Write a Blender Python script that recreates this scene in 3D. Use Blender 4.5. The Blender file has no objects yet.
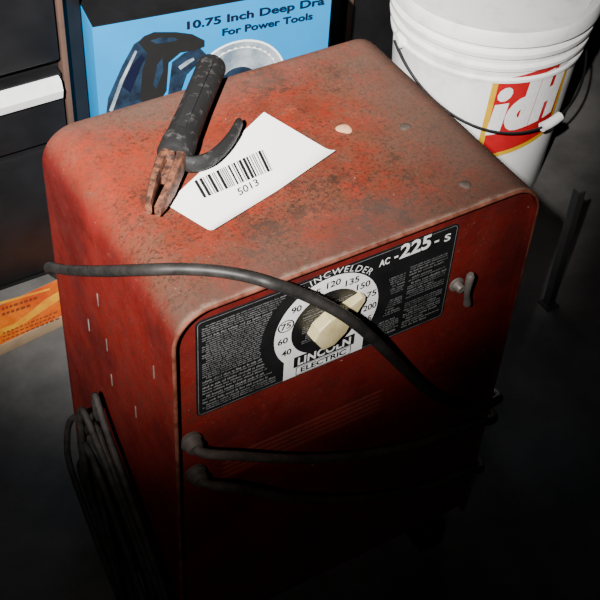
import bpy, bmesh, math, random
import numpy as np
from mathutils import Vector, Matrix
random.seed(4)
scene = bpy.context.scene
COL = scene.collection
W, H = 0.41, 0.60

# ------------------------------------------------------------------ camera solve
X0 = np.array([0.855, -0.3386, 0.392]); Y0 = np.array([-0.516, -0.678, 0.5235]); U0 = np.array([0.048, -0.653, -0.756])
u_, s_, v_ = np.linalg.svd(np.stack([X0, Y0, U0], 1)); A0 = u_ @ v_
def expm(w):
    t = np.linalg.norm(w)
    if t < 1e-12: return np.eye(3)
    k = w / t; K = np.array([[0, -k[2], k[1]], [k[2], 0, -k[0]], [-k[1], k[0], 0]])
    return np.eye(3) + math.sin(t) * K + (1 - math.cos(t)) * K @ K
def model(p):
    c = p[0:3]; A = expm(p[3:6]) @ A0; f = p[6] * 1000; D = p[7]; r = p[8]
    pts = [(0, 0, H-r), (r, 0, H), (W-r, 0, H), (W, 0, H-r), (0, D, H-r), (r, D, H), (W-r, D, H), (0, D, p[9]), (0, 0, p[10]), (W, 0, p[11])]
    q = (A @ (np.array(pts) - c).T).T
    return np.stack([300 + f*q[:, 0]/q[:, 2], 300 + f*q[:, 1]/q[:, 2]], 1).ravel()
obs = np.array([(179, 350), (212, 304), (505, 199), (539, 212), (31, 165), (73, 122), (364, 35), (68, 390), (186, 570), (497, 390)], float).ravel()
p = np.array([-0.249, -0.516, 1.30, 0, 0, 0, 1.1, 0.262, 0.05, 0.25, 0.1, 0.35])
lam = 1e-2
def resid(p):
    return np.concatenate([model(p)-obs, [63*(p[6]-1.1), 316*(p[8]-0.05)]])
for it in range(200):
    r0 = resid(p); J = np.zeros((len(r0), len(p)))
    for i in range(len(p)):
        d = np.zeros(len(p)); d[i] = 1e-6; J[:, i] = (resid(p+d)-r0)/1e-6
    dp = np.linalg.solve(J.T@J + lam*np.diag(np.diag(J.T@J)+1e-6), -J.T@r0)
    if np.sum(resid(p+dp)**2) < np.sum(r0**2): p = p+dp; lam *= 0.4
    else: lam *= 4
CAM = p[0:3]; A = expm(p[3:6]) @ A0; F = p[6]*1000; D = float(p[7]); R = float(p[8])

def ray(px, py):
    d = A.T @ np.array([(px-300)/F, (py-300)/F, 1.0]); return Vector(CAM), Vector(d)
def on_plane(px, py, pt, n):
    o, d = ray(px, py); n = Vector(n); t = (Vector(pt)-o).dot(n)/d.dot(n); return o+d*t
def on_z(px, py, z): return on_plane(px, py, (0, 0, z), (0, 0, 1))
def on_y(px, py, y): return on_plane(px, py, (0, y, 0), (0, 1, 0))
def on_x(px, py, x): return on_plane(px, py, (x, 0, 0), (1, 0, 0))
def sdf(q):
    cz = (H-1)/2; hz = (H+1)/2
    ax = abs(q.x-W/2)-W/2+R; az = abs(q.z-cz)-hz+R
    d2 = math.hypot(max(ax, 0), max(az, 0))+min(max(ax, az), 0)-R
    dy = abs(q.y-D/2)-D/2
    return math.hypot(max(d2, 0), max(dy, 0))+min(max(d2, dy), 0)
def hit(px, py, off):
    o, d = ray(px, py); d = d.normalized(); t = 0.3
    for i in range(200):
        s = sdf(o+d*t)-off
        if abs(s) < 1e-5: break
        t += s
        if t > 4: break
    return o+d*t
def proj(v):
    q = A @ (np.array(v)-CAM); return (300+F*q[0]/q[2], 300+F*q[1]/q[2], q[2])

# ------------------------------------------------------------------ materials
def newmat(name):
    m = bpy.data.materials.new(name); m.use_nodes = True
    return m, m.node_tree.nodes, m.node_tree.links, m.node_tree.nodes['Principled BSDF']
def mat(name, col, rough=0.6, metal=0.0, var=0.25, scale=40, col2=None, bump=0.0, spec=0.5, lo=0.35, hi=0.65):
    m, N, L, B = newmat(name)
    B.inputs['Roughness'].default_value = rough; B.inputs['Metallic'].default_value = metal
    B.inputs['Specular IOR Level'].default_value = spec
    tc = N.new('ShaderNodeTexCoord'); no = N.new('ShaderNodeTexNoise'); no.inputs['Scale'].default_value = scale
    no.inputs['Detail'].default_value = 6; no.inputs['Roughness'].default_value = 0.65
    L.new(tc.outputs['Object'], no.inputs['Vector'])
    rp = N.new('ShaderNodeValToRGB'); rp.color_ramp.elements[0].position = lo; rp.color_ramp.elements[1].position = hi
    c2 = col2 if col2 else tuple(max(0, c*(1-var)) for c in col)
    rp.color_ramp.elements[0].color = (*c2, 1); rp.color_ramp.elements[1].color = (*col, 1)
    L.new(no.outputs['Fac'], rp.inputs['Fac']); L.new(rp.outputs['Color'], B.inputs['Base Color'])
    if bump:
        b = N.new('ShaderNodeBump'); b.inputs['Strength'].default_value = bump; b.inputs['Distance'].default_value = 0.002
        L.new(no.outputs['Fac'], b.inputs['Height']); L.new(b.outputs['Normal'], B.inputs['Normal'])
    return m
def paint_material():
    m, N, L, B = newmat('worn_red_paint')
    tc = N.new('ShaderNodeTexCoord'); geo = N.new('ShaderNodeNewGeometry')
    def noise(s, det, ro=0.6, stretch=None):
        n = N.new('ShaderNodeTexNoise'); n.inputs['Scale'].default_value = s; n.inputs['Detail'].default_value = det
        n.inputs['Roughness'].default_value = ro
        if stretch:
            mp = N.new('ShaderNodeMapping'); mp.inputs['Scale'].default_value = stretch[0]; mp.inputs['Rotation'].default_value = stretch[1]
            L.new(tc.outputs['Object'], mp.inputs['Vector']); L.new(mp.outputs['Vector'], n.inputs['Vector'])
        else: L.new(tc.outputs['Object'], n.inputs['Vector'])
        return n.outputs['Fac']
    def ramp(src, a, b, va=0.0, vb=1.0):
        r = N.new('ShaderNodeMapRange'); r.interpolation_type = 'SMOOTHSTEP'
        for k, v in zip(('From Min', 'From Max', 'To Min', 'To Max'), (a, b, va, vb)): r.inputs[k].default_value = v
        L.new(src, r.inputs['Value']); return r.outputs['Result']
    def op(kind, a, b):
        q = N.new('ShaderNodeMath'); q.operation = kind
        for i, v in enumerate((a, b)):
            if isinstance(v, float): q.inputs[i].default_value = v
            else: L.new(v, q.inputs[i])
        return q.outputs[0]
    mul = lambda a, b: op('MULTIPLY', a, b)
    def mix(fac, a, b):
        q = N.new('ShaderNodeMix'); q.data_type = 'RGBA'
        L.new(fac, q.inputs[0])
        for i, v in ((6, a), (7, b)):
            if isinstance(v, tuple): q.inputs[i].default_value = (*v, 1)
            else: L.new(v, q.inputs[i])
        return q.outputs[2]
    sx = N.new('ShaderNodeSeparateXYZ'); L.new(geo.outputs['Normal'], sx.inputs[0])
    so = N.new('ShaderNodeSeparateXYZ'); L.new(tc.outputs['Object'], so.inputs[0])
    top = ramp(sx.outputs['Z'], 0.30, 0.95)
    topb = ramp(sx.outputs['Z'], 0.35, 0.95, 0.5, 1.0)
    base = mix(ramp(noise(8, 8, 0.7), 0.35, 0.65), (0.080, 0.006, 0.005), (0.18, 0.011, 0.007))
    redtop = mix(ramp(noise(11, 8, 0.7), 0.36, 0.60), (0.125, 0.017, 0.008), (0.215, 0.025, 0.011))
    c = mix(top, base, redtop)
    patch = ramp(noise(4.4, 11, 0.88), 0.44, 0.56)
    c = mix(mul(mul(patch, top), 0.88), c, (0.110, 0.042, 0.023))
    # dense gritty rust over the whole top, broken up by a finer-grained mask
    c = mix(mul(mul(ramp(noise(95, 8, 0.9), 0.47, 0.58), top), 0.55), c, (0.085, 0.034, 0.019))
    c = mix(mul(mul(ramp(noise(3.2, 9, 0.85), 0.49, 0.62), top), 0.5), c, (0.095, 0.054, 0.037))
    c = mix(mul(mul(ramp(noise(240, 5, 0.82), 0.50, 0.59), topb), mul(ramp(noise(9, 9, .85), 0.40, 0.58, 0.2, 1.0), 0.9)), c, (0.026, 0.012, 0.008))
    c = mix(mul(mul(ramp(noise(8, 12, 0.92), 0.53, 0.585), topb), 0.85), c, (0.032, 0.017, 0.012))
    c = mix(mul(mul(ramp(noise(34, 9, 0.9), 0.57, 0.62), topb), 0.75), c, (0.036, 0.015, 0.010))
    gx = ramp(op('ADD', so.outputs['X'], mul(noise(9, 9, 0.85), 0.24)), 0.18, 0.30)
    gy = ramp(op('ADD', mul(so.outputs['Y'], -1.0), mul(noise(8, 9, 0.85), 0.17)), 0.15, 0.235)
    gb = ramp(op('ADD', so.outputs['Y'], mul(noise(7, 9, 0.85), 0.20)), 0.17, 0.27)
    c = mix(mul(mul(op('MAXIMUM', op('MAXIMUM', gx, gy), gb), top), 0.60), c, (0.086, 0.060, 0.048))
    c = mix(mul(mul(ramp(noise(170, 6, 0.9), 0.60, 0.65), topb), mul(ramp(noise(6, 6, .7), 0.40, 0.62, 0.25, 1.0), 0.65)), c, (0.27, 0.17, 0.12))
    c = mix(mul(mul(ramp(noise(26, 9, 0.85), 0.59, 0.66), topb), 0.5), c, (0.27, 0.065, 0.028))
    rim = ramp(op('ADD', mul(so.outputs['Y'], -1.0), mul(noise(60, 6, 0.8), 0.022)), D/2+.0035, D/2+.011)
    c = mix(mul(mul(rim, top), 0.55), c, (0.30, 0.20, 0.15))
    c = mix(ramp(noise(75, 3, 0.9), 0.72, 0.75), c, (0.38, 0.28, 0.22))
    L.new(c, B.inputs['Base Color'])
    L.new(ramp(noise(30, 6), 0.3, 0.7, 0.55, 0.88), B.inputs['Roughness']); B.inputs['Specular IOR Level'].default_value = 0.15
    b = N.new('ShaderNodeBump'); b.inputs['Strength'].default_value = 0.6; b.inputs['Distance'].default_value = 0.001
    L.new(noise(150, 6, 0.8), b.inputs['Height']); L.new(b.outputs['Normal'], B.inputs['Normal'])
    return m
M = dict(
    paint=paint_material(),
    edge=mat('worn_edge', (0.22, 0.075, 0.045), 0.6, 0.1, col2=(0.08, 0.018, 0.010), scale=60, spec=.25),
    black=mat('plate_black', (0.010, 0.010, 0.011), 0.4, var=0.4),
    white=mat('print_white', (0.85, 0.85, 0.83), 0.5, var=0.12, scale=80),
    fine=mat('fine_print_grey', (0.20, 0.20, 0.20), 0.5, col2=(0.06, 0.06, 0.06), scale=60, lo=.3, hi=.55),
    ink=mat('ink_black', (0.006, 0.006, 0.006), 0.6),
    paper=mat('paper', (0.95, 0.94, 0.92), 0.7, var=0.03, scale=12),
    cream=mat('aged_plastic', (0.66, 0.56, 0.30), 0.5, col2=(0.48, 0.38, 0.18), scale=60, lo=.3, hi=.55),
    metal=mat('worn_metal', (0.28, 0.25, 0.225), 0.5, 0.4, col2=(0.14, 0.115, 0.10), scale=60),
    rubber=mat('scuffed_rubber', (0.085, 0.079, 0.075), 0.65, col2=(0.012, 0.0115, 0.0115), scale=75, bump=0.5, spec=.22, lo=.54, hi=.72),
    cable=mat('dusty_cable', (0.030, 0.027, 0.025), 0.5, col2=(0.012, 0.011, 0.010), scale=60, bump=0.15, spec=.35),
    cord=mat('dusty_cord', (0.045, 0.039, 0.035), 0.7, col2=(0.014, 0.012, 0.011), scale=70, bump=0.1, spec=.2),
    greycable=mat('grey_cable', (0.085, 0.065, 0.055), 0.65, col2=(0.036, 0.028, 0.024), scale=50, spec=.2),
    copper=mat('rusty_copper', (0.23, 0.080, 0.040), 0.65, 0.2, col2=(0.035, 0.016, 0.011), scale=130, bump=0.7, lo=.40, hi=.62),
    pail=mat('white_plastic', (0.88, 0.88, 0.87), 0.4, col2=(0.70, 0.69, 0.67), scale=16, lo=.32, hi=.50),
    red=mat('logo_red', (0.50, 0.010, 0.015), 0.45, var=0.2),
    yellow=mat('logo_yellow', (0.72, 0.42, 0.015), 0.45, var=0.2),
    blue=mat('carton_blue', (0.0, 0.20, 0.47), 0.5, var=0.12, scale=8, spec=.15),
    navy=mat('carton_navy', (0.002, 0.004, 0.02), 0.5),
    slate=mat('print_slate', (0.012, 0.030, 0.060), 0.5, col2=(0.004, 0.008, 0.016), scale=45),
    silver=mat('print_silver', (0.42, 0.46, 0.48), 0.5, col2=(0.10, 0.14, 0.18), scale=18),
    steelblack=mat('cabinet_black', (0.009, 0.009, 0.010), 0.45, var=0.4, scale=15, spec=.35),
    alu=mat('brushed_aluminium', (0.82, 0.82, 0.82), 0.45, 0.1, var=0.12, scale=60),
    brown=mat('brown_wood', (0.09, 0.05, 0.035), 0.6, scale=25),
    orange=mat('carton_orange', (0.60, 0.14, 0.008), 0.6, col2=(0.40, 0.05, 0.006), scale=30, spec=.2),
    gold=mat('print_gold', (0.62, 0.30, 0.012), 0.6, col2=(0.50, 0.15, 0.01), scale=35, spec=.2),
    rust=mat('print_brown', (0.20, 0.035, 0.010), 0.6, scale=30),
    tan=mat('cardboard_edge', (0.36, 0.25, 0.15), 0.8, scale=40),
    concrete=mat('concrete', (0.125, 0.118, 0.112), 0.85, col2=(0.065, 0.061, 0.058), scale=7, bump=0.2, spec=.2),
    wall=mat('wall_paint', (0.25, 0.24, 0.23), 0.9, scale=4),
    post=mat('dark_steel', (0.055, 0.053, 0.052), 0.9, scale=20, spec=.05),
    blob=mat('dried_blob', (0.075, 0.055, 0.044), 0.8, scale=120, spec=.2),
    pale=mat('bare_chip', (0.60, 0.34, 0.19), 0.7, col2=(0.40, 0.18, 0.09), scale=120),
)

# ------------------------------------------------------------------ mesh helpers
def wloc(o):
    v = Vector((0, 0, 0))
    while o: v += o.location; o = o.parent
    return v
class MB:
    def __init__(s): s.v = []; s.f = []
    def add(s, vs, fs):
        b = len(s.v); s.v += [Vector(q) for q in vs]; s.f += [tuple(b+i for i in f) for f in fs]; return s
    def box(s, c, h, ax=None):
        ax = ax or (Vector((1, 0, 0)), Vector((0, 1, 0)), Vector((0, 0, 1))); c = Vector(c)
        vs = [c+ax[0]*h[0]*i+ax[1]*h[1]*j+ax[2]*h[2]*k for i in (-1, 1) for j in (-1, 1) for k in (-1, 1)]
        return s.add(vs, [(0, 1, 3, 2), (4, 6, 7, 5), (0, 4, 5, 1), (2, 3, 7, 6), (0, 2, 6, 4), (1, 5, 7, 3)])
    def loft(s, rings, cap=True, closed=True):
        n = len(rings[0]); vs = [q for r in rings for q in r]; fs = []
        for a in range(len(rings)-1):
            for i in range(n if closed else n-1):
                j = (i+1) % n; fs.append((a*n+i, a*n+j, (a+1)*n+j, (a+1)*n+i))
        if cap: fs.append(tuple(range(n))[::-1]); fs.append(tuple((len(rings)-1)*n+i for i in range(n)))
        return s.add(vs, fs)
    def tube(s, pts, r, n=12, cap=True):
        pts = [Vector(q) for q in pts]; rings = []
        t0 = (pts[1]-pts[0]).normalized(); up = Vector((0, 0, 1)) if abs(t0.z) < .9 else Vector((1, 0, 0))
        u = t0.cross(up).normalized()
        for i, q in enumerate(pts):
            t = (pts[min(i+1, len(pts)-1)]-pts[max(i-1, 0)]).normalized()
            u = (u-t*u.dot(t)).normalized(); w = t.cross(u); rr = r(i/(len(pts)-1)) if callable(r) else r
            rings.append([q+(u*math.cos(a)+w*math.sin(a))*rr for a in [2*math.pi*k/n for k in range(n)]])
        return s.loft(rings, cap)
    def lathe(s, prof, o, ax, n=40, cap=True):   # prof (s, r) along ax
        ax = Vector(ax).normalized(); o = Vector(o); u = ax.orthogonal().normalized(); w = ax.cross(u)
        return s.loft([[o+ax*a+(u*math.cos(t)+w*math.sin(t))*r for t in [2*math.pi*k/n for k in range(n)]] for a, r in prof], cap)
    def prism(s, poly, d):
        n = len(poly); d = Vector(d); vs = [Vector(q) for q in poly]+[Vector(q)+d for q in poly]
        return s.add(vs, [tuple(range(n)), tuple(n+i for i in range(n))[::-1]]+[(i, (i+1) % n, n+(i+1) % n, n+i) for i in range(n)])
    def build(s, name, m, parent=None, smooth=True, bevel=0, flip=False, angle=40):
        me = bpy.data.meshes.new(name); o = bpy.data.objects.new(name, me); COL.objects.link(o)
        org = wloc(parent) if parent else Vector((0, 0, 0))
        if parent is None:
            xs = [q.x for q in s.v]; ys = [q.y for q in s.v]; zs = [q.z for q in s.v]
            org = Vector(((min(xs)+max(xs))/2, (min(ys)+max(ys))/2, min(zs))); o.location = org
        else: o.parent = parent
        me.from_pydata([q-org for q in s.v], [], s.f); me.update()
        bm = bmesh.new(); bm.from_mesh(me); bmesh.ops.recalc_face_normals(bm, faces=bm.faces)
        if bevel: bmesh.ops.bevel(bm, geom=[e for e in bm.edges if e.is_manifold and e.calc_face_angle(0) > .5], offset=bevel, segments=2, affect='EDGES', profile=.6)
        if smooth:
            for f in bm.faces: f.smooth = True
            for e in bm.edges:
                if e.is_manifold and e.calc_face_angle(0) > math.radians(angle): e.smooth = False
        bm.to_mesh(me); bm.free()
        for q in (m if isinstance(m, list) else [m]): me.materials.append(q)
        return o
def spline(pts, k=10):
    P = [Vector(q) for q in pts]; P = [2*P[0]-P[1]]+P+[2*P[-1]-P[-2]]; out = []
    for i in range(1, len(P)-2):
        a, b, c, d = P[i-1:i+3]
        for j in range(k):
            t = j/k; out.append(.5*((2*b)+(c-a)*t+(2*a-5*b+4*c-d)*t*t+(3*b-a-3*c+d)*t**3))
    out.append(P[-2]); return out
def tag(o, label=None, cat=None, group=None, kind=None):
    for k, v in (('label', label), ('category', cat), ('group', group), ('kind', kind)):
        if v: o[k] = v
    return o
def thing(name, loc, label, cat, group=None):
    o = bpy.data.objects.new(name, None); COL.objects.link(o); o.location = loc; o.empty_display_size = .05
    return tag(o, label, cat, group)
def text_geo(s, bold=0.0, space=1.0):
    cu = bpy.data.curves.new('txt', 'FONT'); cu.body = s; cu.size = 1; cu.offset = bold; cu.resolution_u = 4; cu.space_character = space
    ob = bpy.data.objects.new('txt', cu); COL.objects.link(ob); bpy.context.view_layer.update()
    me = bpy.data.meshes.new_from_object(ob.evaluated_get(bpy.context.evaluated_depsgraph_get()))
    vs = [(q.co.x, q.co.y) for q in me.vertices]; fs = [tuple(f.vertices) for f in me.polygons]
    bpy.data.objects.remove(ob); bpy.data.curves.remove(cu); bpy.data.meshes.remove(me)
    x0 = min(q[0] for q in vs); x1 = max(q[0] for q in vs); y0 = min(q[1] for q in vs); y1 = max(q[1] for q in vs)
    return [((q[0]-(x0+x1)/2)/(x1-x0), (q[1]-(y0+y1)/2)/(y1-y0)) for q in vs], fs
def text(s, w, h, f, m, parent, name='lettering', bold=0.0, space=1.0):
    vs, fs = text_geo(s, bold, space)
    return MB().add([f(a*w, b*h) for a, b in vs], fs).build(name, m, parent, smooth=False)
def flat(c, ex, ey):
    c = Vector(c); ex = Vector(ex); ey = Vector(ey); return lambda a, b: c+ex*a+ey*b
def rrect(x0, x1, z0, z1, r, n=6):
    out = []
    for cx, cz, a0 in ((x1-r, z1-r, 0), (x0+r, z1-r, 90), (x0+r, z0+r, 180), (x1-r, z0+r, 270)):
        out += [(cx+r*math.cos(math.radians(a0+90*k/n)), cz+r*math.sin(math.radians(a0+90*k/n))) for k in range(n+1)]
    return out

# ------------------------------------------------------------------ setting
fl = MB(); fl.box((0.3, 0, -.05), (2.6, 2.6, .05)); tag(fl.build('floor', M['concrete'], smooth=False), kind='structure')
wl = MB(); wl.box((0.3, 1.45, 1.2), (2.6, .05, 1.2)); tag(wl.build('wall_back', M['wall'], smooth=False), kind='structure')

# ------------------------------------------------------------------ welder
wd = thing('welding_machine', (W/2, D/2, 0), 'worn red steel arc welding machine with rounded top and black nameplate', 'welding machine')
def prof(inset, zb=.045, n=10):
    a = inset; r = R-inset; out = [Vector((a, 0, zb))]
    out += [Vector((a, 0, zb+(H-R-zb)*k/5)) for k in range(1, 5)]
    for k in range(n+1):
        t = math.pi-math.pi/2*k/n; out.append(Vector((R+r*math.cos(t), 0, H-R+r*math.sin(t))))
    for k in range(n+1):
        t = math.pi/2-math.pi/2*k/n; out.append(Vector((W-R+r*math.cos(t), 0, H-R+r*math.sin(t))))
    out += [Vector((W-a, 0, zb+(H-R-zb)*k/5)) for k in range(4, 0, -1)]
    out.append(Vector((W-a, 0, zb))); return out
rings = [[q+Vector((0, y, 0)) for q in prof(i)] for i, y in ((.0035, .03), (.0035, .0005), (.0025, 0), (.001, .0002), (0, .002), (0, .01), (0, D*.33), (0, D*.66), (0, D-.01), (0, D-.002), (.001, D), (.0035, D), (.0035, D-.03))]
sh = MB(); sh.loft(rings, cap=False, closed=False)
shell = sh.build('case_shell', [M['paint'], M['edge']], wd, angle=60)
np_ = len(rings[0])-1
for f in shell.data.polygons:
    if f.index // np_ in (1, 2, 3): f.material_index = 1
PY = 0.009
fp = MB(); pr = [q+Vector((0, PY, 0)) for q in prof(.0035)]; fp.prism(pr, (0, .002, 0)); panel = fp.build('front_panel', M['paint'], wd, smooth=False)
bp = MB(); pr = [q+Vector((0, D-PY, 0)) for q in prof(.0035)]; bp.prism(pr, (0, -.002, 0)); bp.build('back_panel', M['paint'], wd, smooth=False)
bs = MB(); bs.box((W/2, D/2, .047), (W/2-.004, D/2-.012, .003)); bs.build('base_pan', M['paint'], wd, bevel=.001)
for x in (.05, W-.05):
    q = MB(); q.box((x, D/2, .0225), (.018, D/2+.005, .0225)); q.build('skid', M['steelblack'], wd, bevel=.003)
# nameplate
cs = [on_y(*c, PY) for c in ((193, 325), (457, 221), (443, 318), (198, 412))]
px0 = (cs[0].x+cs[3].x)/2; px1 = (cs[1].x+cs[2].x)/2; pz1 = (cs[0].z+cs[1].z)/2; pz0 = (cs[2].z+cs[3].z)/2
PT = PY-.0012
q = MB(); q.prism([(x, PY, z) for x, z in rrect(px0, px1, pz0, pz1, .006)], (0, -.0012, 0)); plate = q.build('nameplate', M['black'], wd, smooth=False)
q = MB(); ro = rrect(px0+.0016, px1-.0016, pz0+.0016, pz1-.0016, .0046); ri = rrect(px0+.0022, px1-.0022, pz0+.0022, pz1-.0022, .0040); n = len(ro)
q.add([(x, PT-.0002, z) for x, z in ro+ri], [(k, (k+1) % n, n+(k+1) % n, n+k) for k in range(n)])
q.build('border_line', M['fine'], plate, smooth=False)
def fr(px, py, lift): return on_y(px, py, PT-lift)
dc = fr(327, 321, .0003); DR = .0585
def disc(r, lift, name, m, n=64):
    q = MB(); q.add([Vector((dc.x+r*math.cos(2*math.pi*k/n), PT-lift, dc.z+r*math.sin(2*math.pi*k/n))) for k in range(n)], [tuple(range(n))])
    return q.build(name, m, plate, smooth=False)
disc(DR, .0003, 'dial_ring', M['white'])
zb_ = pz0+.0015
q = MB(); a, b = dc.x-.046, dc.x+.046; q.add([(a, PT-.00035, zb_), (b, PT-.00035, zb_), (b, PT-.00035, dc.z-.015), (a, PT-.00035, dc.z-.015)], [(0, 1, 2, 3)]); q.build('logo_ground', M['white'], plate, smooth=False)
disc(.040, .0006, 'dial_centre', M['black'])
for s, a in (('40', 206), ('60', 184), ('75', 161), ('90', 137), ('105', 112), ('120', 86), ('135', 60), ('150', 39), ('175', 17), ('200', -4), ('225', -24)):
    t = math.radians(a); c = (dc.x+.0493*math.cos(t), PT-.0008, dc.z+.0493*math.sin(t))
    text(s, .0110 if len(s) < 3 else .0155, .0082, flat(c, (1, 0, 0), (0, 0, 1)), M['ink'], plate, 'dial_number', .02)
    if s == '75':
        q = MB(); n = 24
        q.add([Vector(c)+Vector((rr*math.cos(2*math.pi*k/n), 0, rr*.86*math.sin(2*math.pi*k/n))) for rr in (.0076, .0090) for k in range(n)], [(k, (k+1) % n, n+(k+1) % n, n+k) for k in range(n)])
        q.build('number_ring', M['ink'], plate, smooth=False)
def arcmap(rad, mid):
    def f(a, b):
        t = math.radians(mid)-a/rad; return Vector((dc.x+(rad+b)*math.cos(t), PT-.0005, dc.z+(rad+b)*math.sin(t)))
    return f
text('LINCWELDER', .082, .0074, arcmap(.0640, 80), M['white'], plate, bold=-.006, space=1.2)
bl_ = fr(415, 253, 0).z
for s, px_, w, h, bo in (('AC', 386, .0120, .0086, .02), ('-', 397, .0045, .0024, .02), ('225', 415, .036, .0185, .028), ('-', 435, .0055, .0024, .02), ('S', 445, .0075, .0095, .02)):
    text(s, w, h, flat((fr(px_, 250, 0).x, PT-.0005, bl_+(h/2 if s != '-' else .0052)), (1, 0, 0), (0, 0, 1)), M['white'], plate, bold=bo)
lc = Vector((dc.x, PT-.0007, zb_+.0208))
q = MB(); q.add([lc+Vector((i*.035, 0, j*.0076)) for i, j in ((-1, -1), (1, -1), (1, 1), (-1, 1))], [(0, 1, 2, 3)]); q.build('logo_block', M['black'], plate, smooth=False)
text('LINCOLN', .061, .0110, flat(lc+Vector((0, -.0003, 0)), (1, 0, 0), (0, 0, 1)), M['white'], plate, bold=.03, space=1.06)
ec = lc+Vector((0, 0, -.0141))
q = MB()
o = [ec+Vector((i*.032, 0, j*.0058)) for i, j in ((-1, -1), (1, -1), (1, 1), (-1, 1))]; i_ = [ec+Vector((i*.0311, 0, j*.0050)) for i, j in ((-1, -1), (1, -1), (1, 1), (-1, 1))]
q.add(o+i_, [(k, (k+1) % 4, 4+(k+1) % 4, 4+k) for k in range(4)])
q.build('logo_outline', M['ink'], plate, smooth=False)
text('ELECTRIC', .053, .0076, flat(ec, (1, 0, 0), (0, 0, 1)), M['ink'], plate, bold=.03)
def fineprint(a, b, zt, zb, n, clip=None, cw=.0010):
    q = MB(); z = zt
    while z > zb+.003:
        pitch = random.choice((.0026, .0029, .0029, .0029, .0040, .0052)); big = pitch > .0038
        z -= pitch
        if z < zb: break
        if random.random() < .06: continue
        x = a+random.choice((0, 0, 0, .004)); end = b-random.random()*(b-a)*(.5 if big else .12); w_ = cw*(1.5 if big else 1)
        while x < end:
            for _ in range(random.randint(2, 9)):
                h = pitch*random.choice((.34, .38, .52))
                if x+w_ < b and not (clip and clip(x, x+w_, z)):
                    q.add([(x, PT-.0004, z), (x+w_*.7, PT-.0004, z), (x+w_*.7, PT-.0004, z+h), (x, PT-.0004, z+h)], [(0, 1, 2, 3)])
                x += w_
            x += w_*.9
    return q.build('fine_print', M['fine'], plate, smooth=False)
pw = px1-px0; ph = pz1-pz0
cl = lambda a, b, z: math.hypot(b-dc.x, z-dc.z) < DR+.014 or math.hypot(a-dc.x, z-dc.z) < DR+.014 or (abs((a+b)/2-dc.x) < .054 and z < dc.z)
fineprint(px0+.006, px0+pw*.345, pz1-.006, pz0+.006, 22, cl)
fineprint(px0+pw*.65, px0+pw*.80, pz1-ph*.30, pz0+.006, 17, cl)
fineprint(px0+pw*.815, px1-.006, pz1-ph*.26, pz0+.006, 17, cl)
fineprint(dc.x-.028, dc.x+.028, dc.z+.030, dc.z-.020, 9).location.y = -.0005
# selector knob
kb = fr(328, 321, 0); e = (fr(367, 284, 0)-fr(314, 330, 0)).normalized(); nn = Vector((-e.z, 0, e.x))
out = [(-.0225, -.012), (-.011, -.0178), (.006, -.0160), (.024, -.0082), (.041, -.0034), (.0430, 0), (.041, .0040), (.024, .0092), (.003, .0182), (-.012, .0172), (-.0225, .010)]
q = MB(); Dy = Vector((0, -1, 0))
rg = []
for d, s in ((.001, .96), (.002, 1.0), (.0130, .975), (.0146, .92), (.0150, .84)):
    rg.append([kb+e*a*(1-(1-s)*.6)+nn*b*s+Dy*d*(1-.45*max(0, a)/.045) for a, b in out])
q.loft(rg); knob = q.build('selector_knob', M['cream'], wd, angle=22)
# power switch
sw = on_y(456, 284, PY); q = MB(); q.lathe([(0, .0085), (.0015, .0085), (.002, .0055), (.009, .0048), (.010, .004)], sw, Dy, 24); sp = q.build('power_switch', M['metal'], wd, angle=35)
lv = MB(); b_ = sw+Dy*.011
lv.tube(spline([b_+Vector(k) for k in ((.0115, .001, -.025), (.009, -.001, -.019), (.0045, -.004, -.008), (.001, -.006, .004), (-.001, -.008, .018), (-.0015, -.009, .032))], 5), lambda t: .0038+.0006*math.cos(t*6.28) if .02 < t < .98 else .0028, 14); lv.build('switch_lever', M['metal'], sp)
# louvres on the front panel
for k in range(5):
    a = on_y(222, 460, PY); q = MB(); z = a.z-k*.0075
    rg = [[Vector((x, PY+dy*s, z+dz*s)) for dy, dz in ((0, .0022), (-.0012, .0004), (-.0016, -.0016), (0, -.0016))] for x, s in ((a.x, .3), (a.x+.006, 1), (a.x+.190, 1), (a.x+.196, .3))]
    q.loft(rg); q.build('louver', M['paint'], panel, angle=25)
# bushings
bush = []
for pxy in ((190, 440), (195, 472)):
    c = on_y(*pxy, PY); bush.append(c); q = MB(); q.lathe([(0, .0115), (.004, .0115), (.006, .0095), (.012, .0088), (.014, .007)], c, Dy, 24); q.build('cable_bushing', M['greycable'], wd)
# slits on left side
for pxy in ((89, 325), (112, 380), (107, 345), (136, 412), (154, 372), (98, 300)):
    c = on_x(*pxy, 0); q = MB(); q.loft([[c+Vector((dx*s, dy*s, dz)) for dx, dy in ((.0005, .0010), (-.0008, .0006), (-.0008, -.0006), (.0005, -.0010))] for dz, s in ((-.009, .8), (-.008, 1), (.008, 1), (.009, .8))]); q.build('side_louver', M['metal'], wd)
# bolts, chip on top
for pxy, m, r, h, nm in (((405, 127), M['blob'], .0058, .0020, 'rivet'), ((465, 185), M['blob'], .0060, .0024, 'rivet'), ((344, 129), M['pale'], .0078, .0008, 'paint_chip')):
    c = on_z(*pxy, H); q = MB(); n = 24; f1, f2 = random.random()*6, random.random()*6
    rr = [r*(1+.10*math.sin(2*2*math.pi*k/n+f1)+.09*math.sin(3*2*math.pi*k/n+f2)) for k in range(n)]
    q.loft([[c+Vector((s*rr[k]*math.cos(2*math.pi*k/n), s*rr[k]*math.sin(2*math.pi*k/n), z)) for k in range(n)] for z, s in ((-.001, 1), (h*.3, .98), (h*.8, .8), (h, .45))]); q.build(nm, m, wd)

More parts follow.
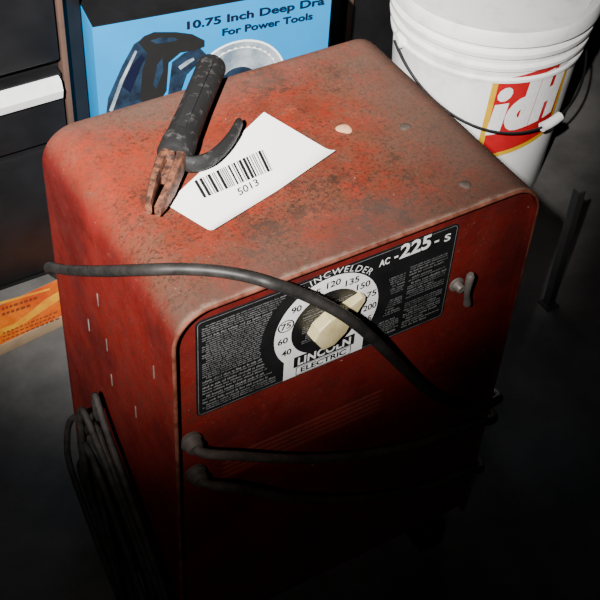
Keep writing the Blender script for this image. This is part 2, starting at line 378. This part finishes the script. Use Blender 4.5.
# ------------------------------------------------------------------ cables
def cable(pts, r, m, name, label, cat='cable'):
    q = MB(); q.tube(spline(pts, 8), r, 12); return tag(q.build(name, m), label, cat)
cr = .0056
e0 = on_y(47, 270, D+.004)
pts = [(.20, D+.02, .010), (.12, D+.022, .20), (.03, D+.020, e0.z-.06), e0+Vector((.004, .006, -.004))]
pts += [on_x(66, 270, -cr-.002)]
pts += [hit(*c, cr+.0008) for c in ((100, 271), (140, 270), (180, 269), (215, 271), (245, 276), (270, 283))]
pts += [on_y(*c, y) for c, y in (((300, 293), -.012), ((340, 313), -.030), ((370, 336), -.030), ((400, 365), -.018), ((425, 388), -.010), ((450, 402), -cr-.001), ((478, 407), -cr-.001))]
zr = pts[-1].z
pts += [(W-.004, -.006, zr-.004), (W+.010, .008, zr-.012), (W+.012, .10, zr-.06), (W+.014, .20, zr-.20), (W+.03, .24, .05), (W+.08, .26, .006), (W+.16, .22, .006)]
cable(pts, cr, M['cable'], 'welding_cable', 'black rubber cable draped over the left shoulder and across the nameplate')
for i, (c, path, lab) in enumerate(((bush[0], ((240, 456), (300, 459), (360, 455), (420, 443), (470, 425)), 'upper grey lead leaving the front panel below the nameplate'),
                              (bush[1], ((235, 488), (290, 498), (350, 499), (420, 489), (468, 470)), 'lower grey lead leaving the front panel nearest the base'))):
    pts = [c+Vector((0, -.010, 0)), c+Vector((.006, -.020, -.002))]
    pts += [on_y(*k, -.018+.0022*j) for j, k in enumerate(path)]
    z = pts[-1].z
    pts += [(W, -.009, z-.01), (W+.012, .02, z-.02), (W+.028+.012*i, .10, z-.05), (W+.034+.014*i, .20, .08), (W+.06+.014*i, .28, .008), (W+.15, .32+.03*i, .008)]
    cable(pts, .0050, M['greycable'], 'output_lead', lab)
# loose loops of cord slumped against the left side, bottoms sweeping forward on the floor
pts = []; N = 6
hs = [.255, .325, .215, .290, .235, .305, .23]; fw_ = [.10, .26, .16, .34, .12, .30, .2]; bw2 = [.245, .210, .258, .222, .262, .232, .24]
for k in range(N*20+1):
    t = 2*math.pi*k/20; tr = k/20; i0 = int(min(tr, N-1e-6)); f_ = tr-i0
    lerp = lambda a: a[i0]*(1-f_)+a[i0+1]*f_
    top_, fr_, bk = lerp(hs), lerp(fw_), lerp(bw2)
    up = (1+math.cos(t))/2                                 # 1 at the crown of a loop, 0 at the floor
    z = .008+top_*up**.85
    cyy = bk-.055-(1-up)*(.025+fr_*.5)
    y = cyy+(.040+.042*(1-abs(2*up-1))+.03*(1-up))*math.sin(t)+.011*math.sin(tr*8.3)+.008*math.sin(tr*13.7+1)
    x = -.006-.0032*tr-(1-up)*(.006+.014*math.sin(tr*1.3)**2)-.003*(1+math.sin(tr*9.1))
    pts.append(Vector((x, y, z)))
q = MB(); q.tube(spline(pts, 3), .0040, 10); tag(q.build('power_cord', M['cord']), 'loose loops of black power cord slumped against the left side of the red case', 'cord')

# ------------------------------------------------------------------ electrode holder
hz = H+.0175
a = on_z(212, 66, hz); b = on_z(152, 208, hz); ex = (b-a).normalized(); L_ = (b-a).length; ey = Vector((0, 0, 1)).cross(ex); ez = Vector((0, 0, 1))
eh = thing('electrode_holder', (a+b)/2-Vector((0, 0, .0175)), 'black handled welding electrode holder with coppery jaws on the red top', 'electrode holder')
hl = L_*.68
q = MB(); q.lathe([(.022, .0085), (.001, .0110), (0, .0120), (0, .0148), (.003, .0156), (hl*.2, .0152), (hl*.5, .0150), (hl*.78, .0160), (hl*.86, .0174), (hl*.97, .0174), (hl, .0150), (hl+.001, .006)], a, ex, 28)
hd = q.build('handle', M['rubber'], eh, angle=35)
q = MB(); c = a+ex*hl*.45+ez*.0128; q.box(c, (hl*.36, .0050, .0035), (ex, ey, ez)); q.build('grip_rib', M['rubber'], hd, bevel=.0012)
def bar(name, pts, m, parent):       # pts (s, lateral, height, half width, half thickness)
    q = MB(); rg = []
    for s, l, z, w, t in pts:
        c = a+ex*s+ey*l+ez*z; rg.append([c+ey*w*i+ez*t*j for i, j in ((-1, -.6), (-.6, -1), (.6, -1), (1, -.6), (1, .6), (.6, 1), (-.6, 1), (-1, .6))])
    q.loft(rg); return q.build(name, m, parent, angle=50)
j0 = hl-.004
bar('jaw', [(j0, .0070, 0, .0055, .010), (j0+.015, .0085, 0, .0055, .010), (L_*.86, .0085, -.002, .0045, .010), (L_*.95, .0065, -.003, .004, .009), (L_*.99, .0045, -.004, .003, .007)], M['copper'], eh)
bar('jaw', [(j0, -.0070, 0, .0055, .010), (j0+.015, -.0080, .001, .0055, .010), (L_*.85, -.0072, .001, .0045, .009), (L_*.94, -.0050, 0, .004, .008), (L_, -.0032, -.001, .003, .007)], M['copper'], eh)
bar('jaw_block', [(j0, 0, 0, .007, .006), (L_*.82, 0, 0, .006, .006)], M['copper'], eh)
q = MB(); c = a+ex*(j0+.012); q.lathe([(0, .005), (.010, .005), (.0125, .004)], c, ez, 12); q.build('pivot_screw', M['copper'], eh)
lp = [on_z(*k, hz-.003) for k in ((174, 158), (190, 164), (208, 160), (222, 149), (233, 135), (240, 121))]; sp_ = spline(lp, 6)
q = MB(); rg = []
for i, c in enumerate(sp_):
    t = (sp_[min(i+1, len(sp_)-1)]-sp_[max(i-1, 0)]).normalized(); n_ = ez.cross(t); f = i/(len(sp_)-1); w = .0060*(1-.35*f)+.001*math.sin(f*3.1); h_ = .0095*(1-.3*f)
    if i == len(sp_)-1: w *= .6; h_ *= .6
    rg.append([c+n_*w*math.cos(u)+ez*h_*math.sin(u) for u in [2*math.pi*k/12 for k in range(12)]])
q.loft(rg); q.build('lever', M['rubber'], eh)

# ------------------------------------------------------------------ barcode paper
pz = H+.0012
Pc = [on_z(*k, pz) for k in ((166, 204), (264, 112), (335, 154), (214, 233))]   # D A B C
pc = sum(Pc, Vector())/4
pt = thing('paper_tag', (pc.x, pc.y, H), 'white paper tag with a black barcode on the rusty red top', 'paper tag')
q = MB(); n = 16
def pp(u, v):
    k = (Pc[0]*(1-v)+Pc[1]*v)*(1-u)+(Pc[3]*(1-v)+Pc[2]*v)*u
    k = k.copy(); k.z += .006*max(0, (u-.85)/.15)**2*(.3+abs(v-.5)); return k
q.add([pp(i/n, j/n)+Vector((0, 0, dz)) for dz in (0, -.0004) for i in range(n+1) for j in range(n+1)], [])
m2 = (n+1)**2
for i in range(n):
    for j in range(n):
        k = i*(n+1)+j; q.f.append((k, k+1, k+n+2, k+n+1)); q.f.append((m2+k, m2+k+n+1, m2+k+n+2, m2+k+1))
edge = [(0, j) for j in range(n)]+[(i, n) for i in range(n)]+[(n, j) for j in range(n, 0, -1)]+[(i, 0) for i in range(n, 0, -1)]
ei = [i*(n+1)+j for i, j in edge]
for k in range(len(ei)):
    a1, b1 = ei[k], ei[(k+1) % len(ei)]; q.f.append((a1, m2+a1, m2+b1, b1))
q.build('sheet', M['paper'], pt)
bz = pz+.0003
c4 = [on_z(*k, bz) for k in ((204, 198), (273, 170), (263, 149), (194, 181))]
q = MB(); rnd = random.Random(11); t = 0; bars = []
while t < 1:
    w = rnd.choice((.014, .014, .027, .040)); bars.append((t, min(1, t+w))); t += w+rnd.choice((.011, .011, .020, .026))
tm = bars[-1][1]
for s0, s1 in bars:
    s0 /= tm; s1 /= tm
    q.add([c4[0].lerp(c4[1], s0), c4[0].lerp(c4[1], s1), c4[3].lerp(c4[2], s1), c4[3].lerp(c4[2], s0)], [(0, 1, 2, 3)])
q.build('barcode', M['ink'], pt, smooth=False)
t0 = on_z(238, 192.5, bz); t1 = on_z(258, 181.5, bz); up_ = on_z(245, 181.5, bz)-on_z(248, 187.5, bz)
text('5013', 1.0, 1.0, flat((t0+t1)/2, t1-t0, up_*1.1), M['ink'], pt, 'number', .015)

# ------------------------------------------------------------------ pail
bc = on_z(490, 14, .30); dep = proj(bc)[2]; k_ = 96*dep/F/.147
bx, by = bc.x, bc.y
pa = thing('plastic_pail', (bx, by, 0), 'white plastic pail with a red and yellow emblem and black wire handle', 'pail')
rad = lambda z: k_*(.128+(.147-.128)*z/.30)
q = MB()
pf = [(0, .120*k_), (0, .126*k_), (.004, rad(0)), (.15, rad(.15)), (.272, rad(.272)), (.276, rad(.276)+.005), (.281, rad(.281)+.005), (.285, rad(.285)+.001), (.295, rad(.295)+.001), (.299, rad(.299)+.007), (.305, rad(.305)+.007), (.309, rad(.309)+.001), (.320, rad(.320)+.001), (.324, rad(.324)+.009), (.331, rad(.331)+.009), (.335, rad(.335)+.001), (.352, rad(.35)+.002)]
q.lathe(pf, (bx, by, 0), (0, 0, 1), 72); q.build('pail_body', M['pail'], pa, angle=30)
q = MB(); q.lathe([(.346, rad(.36)+.004), (.348, rad(.36)+.011), (.366, rad(.36)+.011), (.372, rad(.36)+.008), (.372, rad(.36)-.004), (.362, rad(.36)-.008), (.362, .02)], (bx, by, 0), (0, 0, 1), 72); q.build('lid', M['pail'], pa, angle=30)
vd = Vector((bx-CAM[0], by-CAM[1], 0)).normalized(); front = -vd; right = Vector((vd.y, -vd.x, 0))
ra = math.radians(33); ea = right*math.cos(ra)-front*math.sin(ra); fo = front*math.cos(ra)+right*math.sin(ra)
ze = .282; RR = rad(.3)+.011; pts = []
for k in range(41):
    t = math.pi*k/40; pts.append(Vector((bx, by, ze))-ea*RR*1.01*math.cos(t)+fo*(RR+.004)*math.sin(t)-Vector((0, 0, .095*math.sin(t))))
q = MB(); q.tube(pts, .0022, 8); bl = q.build('wire_handle', M['steelblack'], pa)
q = MB(); q.tube(pts[22:26], .0080, 14); q.build('hand_grip', M['pail'], bl)
for s in (-1, 1):
    q = MB(); q.lathe([(-.006, .014), (.004, .014), (.008, .010)], Vector((bx, by, ze))+ea*s*(rad(ze)+.003), ea*s, 20); q.build('handle_ear', M['pail'], pa)
# emblem wrapped on the wall
o, d = ray(528, 106); best = None
for i in range(4000):
    v = o+d*(1+i*.0003)
    if math.hypot(v.x-bx, v.y-by) < rad(v.z): best = v; break
la = math.atan2(best.y-by, best.x-bx); lz = best.z
def wrap(lift):
    def f(u, v):
        z = lz+v; r = rad(z)+lift; t = la+u/rad(z); return Vector((bx+r*math.cos(t), by+r*math.sin(t), z))
    return f
def patch(poly, lift, name, m):
    bm = bmesh.new(); fc = bm.faces.new([bm.verts.new((x, y, 0)) for x, y in poly])
    for k in range(-12, 13):
        bmesh.ops.bisect_plane(bm, geom=bm.verts[:]+bm.edges[:]+bm.faces[:], plane_co=(k*.008+.0001, 0, 0), plane_no=(1, 0, 0))
    w = wrap(lift); bm.verts.ensure_lookup_table(); bm.verts.index_update()
    q = MB(); q.add([w(v.co.x, v.co.y) for v in bm.verts], [[v.index for v in f_.verts] for f_ in bm.faces]); bm.free()
    return q.build(name, m, pa)
shp = [(-.060, -.086), (-.050, -.095), (.053, -.069), (.063, -.058), (.063, .074), (.052, .083), (-.051, .061), (-.060, .050)]
patch([(x*1.15, y*1.12) for x, y in shp], .0008, 'emblem_border', M['yellow'])
em = patch(shp, .0014, 'emblem', M['red'])
w_ = wrap(.0022)
def glyphs(polys):
    q = MB()
    for pl in polys:
        b2 = bmesh.new(); b2.faces.new([b2.verts.new((x, y, 0)) for x, y in pl])
        for k in range(-8, 9): bmesh.ops.bisect_plane(b2, geom=b2.verts[:]+b2.edges[:]+b2.faces[:], plane_co=(k*.008+.0001, 0, 0), plane_no=(1, 0, 0))
        b2.verts.index_update(); q.add([w_(v.co.x*.98+v.co.y*.08, v.co.y*1.18+v.co.x*.18) for v in b2.verts], [[v.index for v in f_.verts] for f_ in b2.faces]); b2.free()
    q.build('emblem_letters', M['white'], em, smooth=False)
def rect(x0, x1, y0, y1): return [(x0, y0), (x1, y0), (x1, y1), (x0, y1)]
def arc(cx, cy, ro, ri, a0, a1, n=8):
    pls = []
    for k in range(n):
        t0, t1 = math.radians(a0+(a1-a0)*k/n), math.radians(a0+(a1-a0)*(k+1)/n)
        pls.append([(cx+ri*math.cos(t0), cy+ri*math.sin(t0)*1.15), (cx+ro*math.cos(t0), cy+ro*math.sin(t0)*1.15), (cx+ro*math.cos(t1), cy+ro*math.sin(t1)*1.15), (cx+ri*math.cos(t1), cy+ri*math.sin(t1)*1.15)])
    return pls
g0, g1, gt = -.036, .022, .052
P_ = [rect(-.060, -.038, g0, g1-.005), [(-.049+.0118*math.cos(2*math.pi*k/10), g1+.0110+.0120*math.sin(2*math.pi*k/10)) for k in range(10)]]           # i
P_ += [rect(-.013, .009, g0, gt)]+arc(-.012, -.007, .0252, .0060, 90, 270)   # d
P_ += [rect(.010, .031, g0, gt), rect(.039, .060, g0, gt), rect(.031, .039, -.005, .020)]   # H
glyphs(P_)

# ------------------------------------------------------------------ blue carton
ang = math.radians(-8); be = Vector((math.cos(ang), math.sin(ang), 0)); bn = Vector((math.sin(ang), -math.cos(ang), 0))
tl = on_y(92, 28, .655)
tr = on_plane(331, 10, tl, bn); bw_ = (tr-tl).dot(be); bh = tl.z
cb = thing('blue_carton', tl+be*bw_/2-Vector((0, 0, tl.z)), 'bright blue printed cardboard carton standing behind the welding machine', 'carton')
q = MB(); q.box(tl+be*bw_/2-bn*.045-Vector((0, 0, bh/2)), (bw_/2, .045, bh/2), (be, bn, Vector((0, 0, 1)))); cbox = q.build('carton_box', M['blue'], cb, bevel=.0015)
q = MB(); q.box(tl+be*bw_/2-bn*.045+Vector((0, 0, .001)), (bw_/2-.001, .044, .001), (be, bn, Vector((0, 0, 1)))); q.build('top_flap', M['steelblack'], cb, smooth=False)
def bp_(px, py, lift): return on_plane(px, py, tl+bn*lift, bn)
Zv = Vector((0, 0, 1))
def btext(s, c, wpx, h, bold):
    cc = bp_(*c, .0024); w = (bp_(c[0]+wpx/2, c[1], .0012)-bp_(c[0]-wpx/2, c[1], .0012)).length
    text(s, w, h, flat(cc, be, Zv), M['navy'], cbox, bold=bold)
btext('10.75 Inch Deep Dra', (257, 14), 134, .0165, .026)
btext('For Power Tools', (268, 24), 88, .0115, .026)
def bpoly(poly, lift, name, m):
    q = MB(); q.prism([bp_(*k, .0002) for k in poly], bn*lift); return q.build(name, m, cbox, smooth=False)
def bdisc(px, py, r, l, m, nm, n=48, teeth=0):
    c = bp_(px, py, .0005)+bn*l; q = MB(); n = teeth*2 if teeth else n
    q.loft([[c+bn*z+(be*math.cos(2*math.pi*k/n)+Zv*math.sin(2*math.pi*k/n))*r*(1 if not teeth or k % 2 else .955) for k in range(n)] for z in (0, .0002)]); q.build(nm, M[m], cbox, smooth=False)
bdisc(238, 84, .074, .0004, 'white', 'printed_guard'); bdisc(238, 84, .071, .0006, 'silver', 'printed_guard')
bdisc(238, 84, .064, .0008, 'white', 'printed_blade', teeth=40); bdisc(238, 84, .061, .0010, 'silver', 'printed_blade')
bdisc(238, 84, .030, .0012, 'slate', 'printed_hub'); bdisc(238, 84, .018, .0014, 'silver', 'printed_hub')
bpoly([(106, 116), (108, 98), (122, 66), (134, 44), (146, 36), (158, 40), (156, 54), (150, 70), (140, 116)], .0009, 'printed_tool', M['slate'])
bpoly([(109, 110), (120, 80), (135, 50), (137, 51), (123, 81), (112, 112)], .0012, 'printed_tool', M['silver'])
bpoly([(138, 42), (144, 36), (154, 32), (176, 32), (192, 34), (204, 40), (204, 46), (194, 50), (180, 52), (168, 62), (166, 90), (154, 110), (140, 100), (142, 70), (148, 54)], .0015, 'printed_tool', M['ink'])
bpoly([(150, 40), (160, 37), (174, 37), (178, 39), (172, 41), (156, 43)], .0018, 'printed_tool', M['slate'])
bpoly([(172, 62), (184, 53), (200, 48), (206, 54), (196, 64), (186, 74), (180, 92), (168, 94)], .0018, 'printed_tool', M['slate'])
bpoly([(157, 64), (162, 58), (163, 70), (156, 88), (153, 84)], .0019, 'printed_tool', M['slate'])
bpoly([(122, 86), (132, 64), (141, 54), (144, 57), (138, 72), (130, 92)], .0019, 'printed_tool', M['navy'])
bpoly([(178, 66), (186, 60), (193, 57), (194, 59), (180, 69)], .0021, 'printed_tool', M['silver'])

# ------------------------------------------------------------------ tool cabinet
cy = .69
xr = on_y(89, 60, cy).x; xd = on_y(63, 100, cy).x
tcb = thing('tool_cabinet', ((xr-.7)/2, cy+.2, 0), 'black steel tool cabinet with pale drawer pull behind the left side', 'tool cabinet')
q = MB(); q.box(((xr-.7)/2, cy+.215, .45), ((xr+.7)/2, .20, .45)); q.build('cabinet_body', M['steelblack'], tcb, bevel=.003)
zs = on_y(30, 96, cy-.01).z
for z0, z1 in ((.03, zs-.10), (zs-.09, zs+.02), (zs+.04, zs+.19), (zs+.20, .88)):
    q = MB(); q.box(((xd-.68)/2, cy+.005, (z0+z1)/2), ((xd+.68)/2, .010, (z1-z0)/2)); dr = q.build('drawer', M['steelblack'], tcb, bevel=.003)
    if abs(z1-zs-.02) < 1e-6:
        q = MB(); x1 = on_y(61, 90, cy-.01).x
        q.loft([[Vector((x, cy-.005+dy, zs+dz)) for dy, dz in ((0, .017), (-.010, .014), (-.014, 0), (-.010, -.014), (0, -.017))] for x in (-.6, x1)]); q.build('drawer_pull', M['alu'], dr, angle=20)
q = MB(); q.box((xd+.008, cy+.006, .45), (.004, .010, .43)); q.build('door_edge', M['brown'], tcb, bevel=.001)
# dark board behind carton
xb = on_y(356, 20, .80).x
pb = thing('dark_panel', ((xr+.85)/2, .85, 0), 'tall black board with a brown edge strip standing behind the blue carton', 'panel')
q = MB(); q.box(((xr+.03+.95)/2, .85, .45), ((.95-xr-.03)/2, .02, .45)); q.build('board', M['steelblack'], pb, bevel=.002)
q = MB(); q.box((xb, .825, .45), (.006, .006, .45)); q.build('edge_strip', M['brown'], pb, bevel=.001)
# dark upright leg at the right edge
lb = on_z(548, 305, 0); o, d = ray(584, 192); t = ((lb.x-o.x)*d.x+(lb.y-o.y)*d.y)/(d.x*d.x+d.y*d.y); lt = (o+d*t).z
lg = thing('metal_leg', (lb.x, lb.y, 0), 'dark grey upright metal leg on a small foot, below the pail at right', 'metal leg')
q = MB(); q.prism([lb+Vector((x, y, .004)) for x, y in ((-.006, -.006), (.007, -.006), (.007, -.003), (-.003, -.003), (-.003, .007), (-.006, .007))], (0, 0, lt-.004)); q.build('upright', M['post'], lg, smooth=False)
q = MB(); q.box(lb+Vector((.001, .001, .002)), (.012, .012, .002)); q.build('foot_plate', M['post'], lg, bevel=.001)

# ------------------------------------------------------------------ orange flat carton
th = .02
f0 = on_z(0, 346, th); f1 = on_z(70, 313, th); r0 = on_z(0, 299, th); r1 = on_z(62, 283, th)
d1 = (f1-f0).normalized(); d2 = Vector((-d1.y, d1.x, 0)); wdt = ((r0-f0).dot(d2)+(r1-f0).dot(d2))/2
oc = f0-d1*.06; oc = oc+d2*wdt/2
fc = thing('flat_carton', (oc.x, oc.y, 0), 'flat orange and yellow printed carton lying on the floor by the cabinet', 'carton')
q = MB(); q.box((oc.x, oc.y, th/2), (.25, wdt/2, th/2), (d1, d2, Zv)); q.build('tray', M['tan'], fc, bevel=.001)
q = MB(); q.box((oc.x, oc.y, th+.0005), (.249, wdt/2-.002, .0006), (d1, d2, Zv)); tp = q.build('printed_top', M['orange'], fc, smooth=False)
def fpoly(pls, m, lift, name='print_band'):
    q = MB()
    for pl in pls: q.add([on_z(x, y, th+lift) for x, y in pl], [tuple(range(len(pl)))])
    q.build(name, M[m], tp, smooth=False)
fpoly([[(0, 329), (14, 324), (30, 312), (44, 300), (61, 290), (62, 298), (46, 309), (20, 326), (0, 336)]], 'gold', .0014)
fpoly([[(0, 302), (50, 288), (50, 290), (0, 304.5)]], 'gold', .0014)
rl = random.Random(3)
for i in range(3):
    x = 3; ls = []
    while x < 56:
        w = rl.uniform(1.5, 4); y = 334+i*3.6-x*.40
        ls.append([(x, y), (x+w, y-w*.40), (x+w, y-w*.40+1.3), (x, y+1.3)]); x += w+1.6
    fpoly(ls, 'rust', .0018, 'print_line')
for i in range(2):
    x = 2; ls = []
    while x < 34-i*6:
        w = rl.uniform(2, 4.5); y = 308.5+i*5.5-x*.33
        ls.append([(x, y), (x+w, y-w*.33), (x+w, y-w*.33+2.6), (x, y+2.6)]); x += w+1.5
    fpoly(ls, 'rust', .0018, 'print_line')

# ------------------------------------------------------------------ light + camera
cam = bpy.data.cameras.new('camera'); co = bpy.data.objects.new('camera', cam); COL.objects.link(co)
cam.sensor_width = 36; cam.lens = F*36/600; cam.clip_start = .05
rt, dn, fw = Vector(A[0]), Vector(A[1]), Vector(A[2])
mw = Matrix((( rt.x, -dn.x, -fw.x, CAM[0]), (rt.y, -dn.y, -fw.y, CAM[1]), (rt.z, -dn.z, -fw.z, CAM[2]), (0, 0, 0, 1)))
co.matrix_world = mw; scene.camera = co
def spot(name, loc, tgt, en, size, blend):
    sl = bpy.data.lights.new(name, 'SPOT'); so = bpy.data.objects.new(name, sl); COL.objects.link(so)
    so.location = loc; so.rotation_euler = (Vector(tgt)-Vector(loc)).to_track_quat('-Z', 'Y').to_euler()
    sl.energy = en; sl.spot_size = math.radians(size); sl.spot_blend = blend; sl.shadow_soft_size = .02; sl.color = (1, .98, .95)
spot('flash', (-1.0, -1.10, 2.1), (.32, .66, .5), 1550, 28.6, 1.0)
spot('fill_spot', (-1.0, -1.12, 2.1), (.08, .26, .38), 22, 25, 1.0)  # added weak fill, keeps the lower case and cords faintly lit
wo = bpy.data.worlds.new('world'); scene.world = wo; wo.use_nodes = True
wo.node_tree.nodes['Background'].inputs[0].default_value = (.52, .5, .48, 1); wo.node_tree.nodes['Background'].inputs[1].default_value = .002
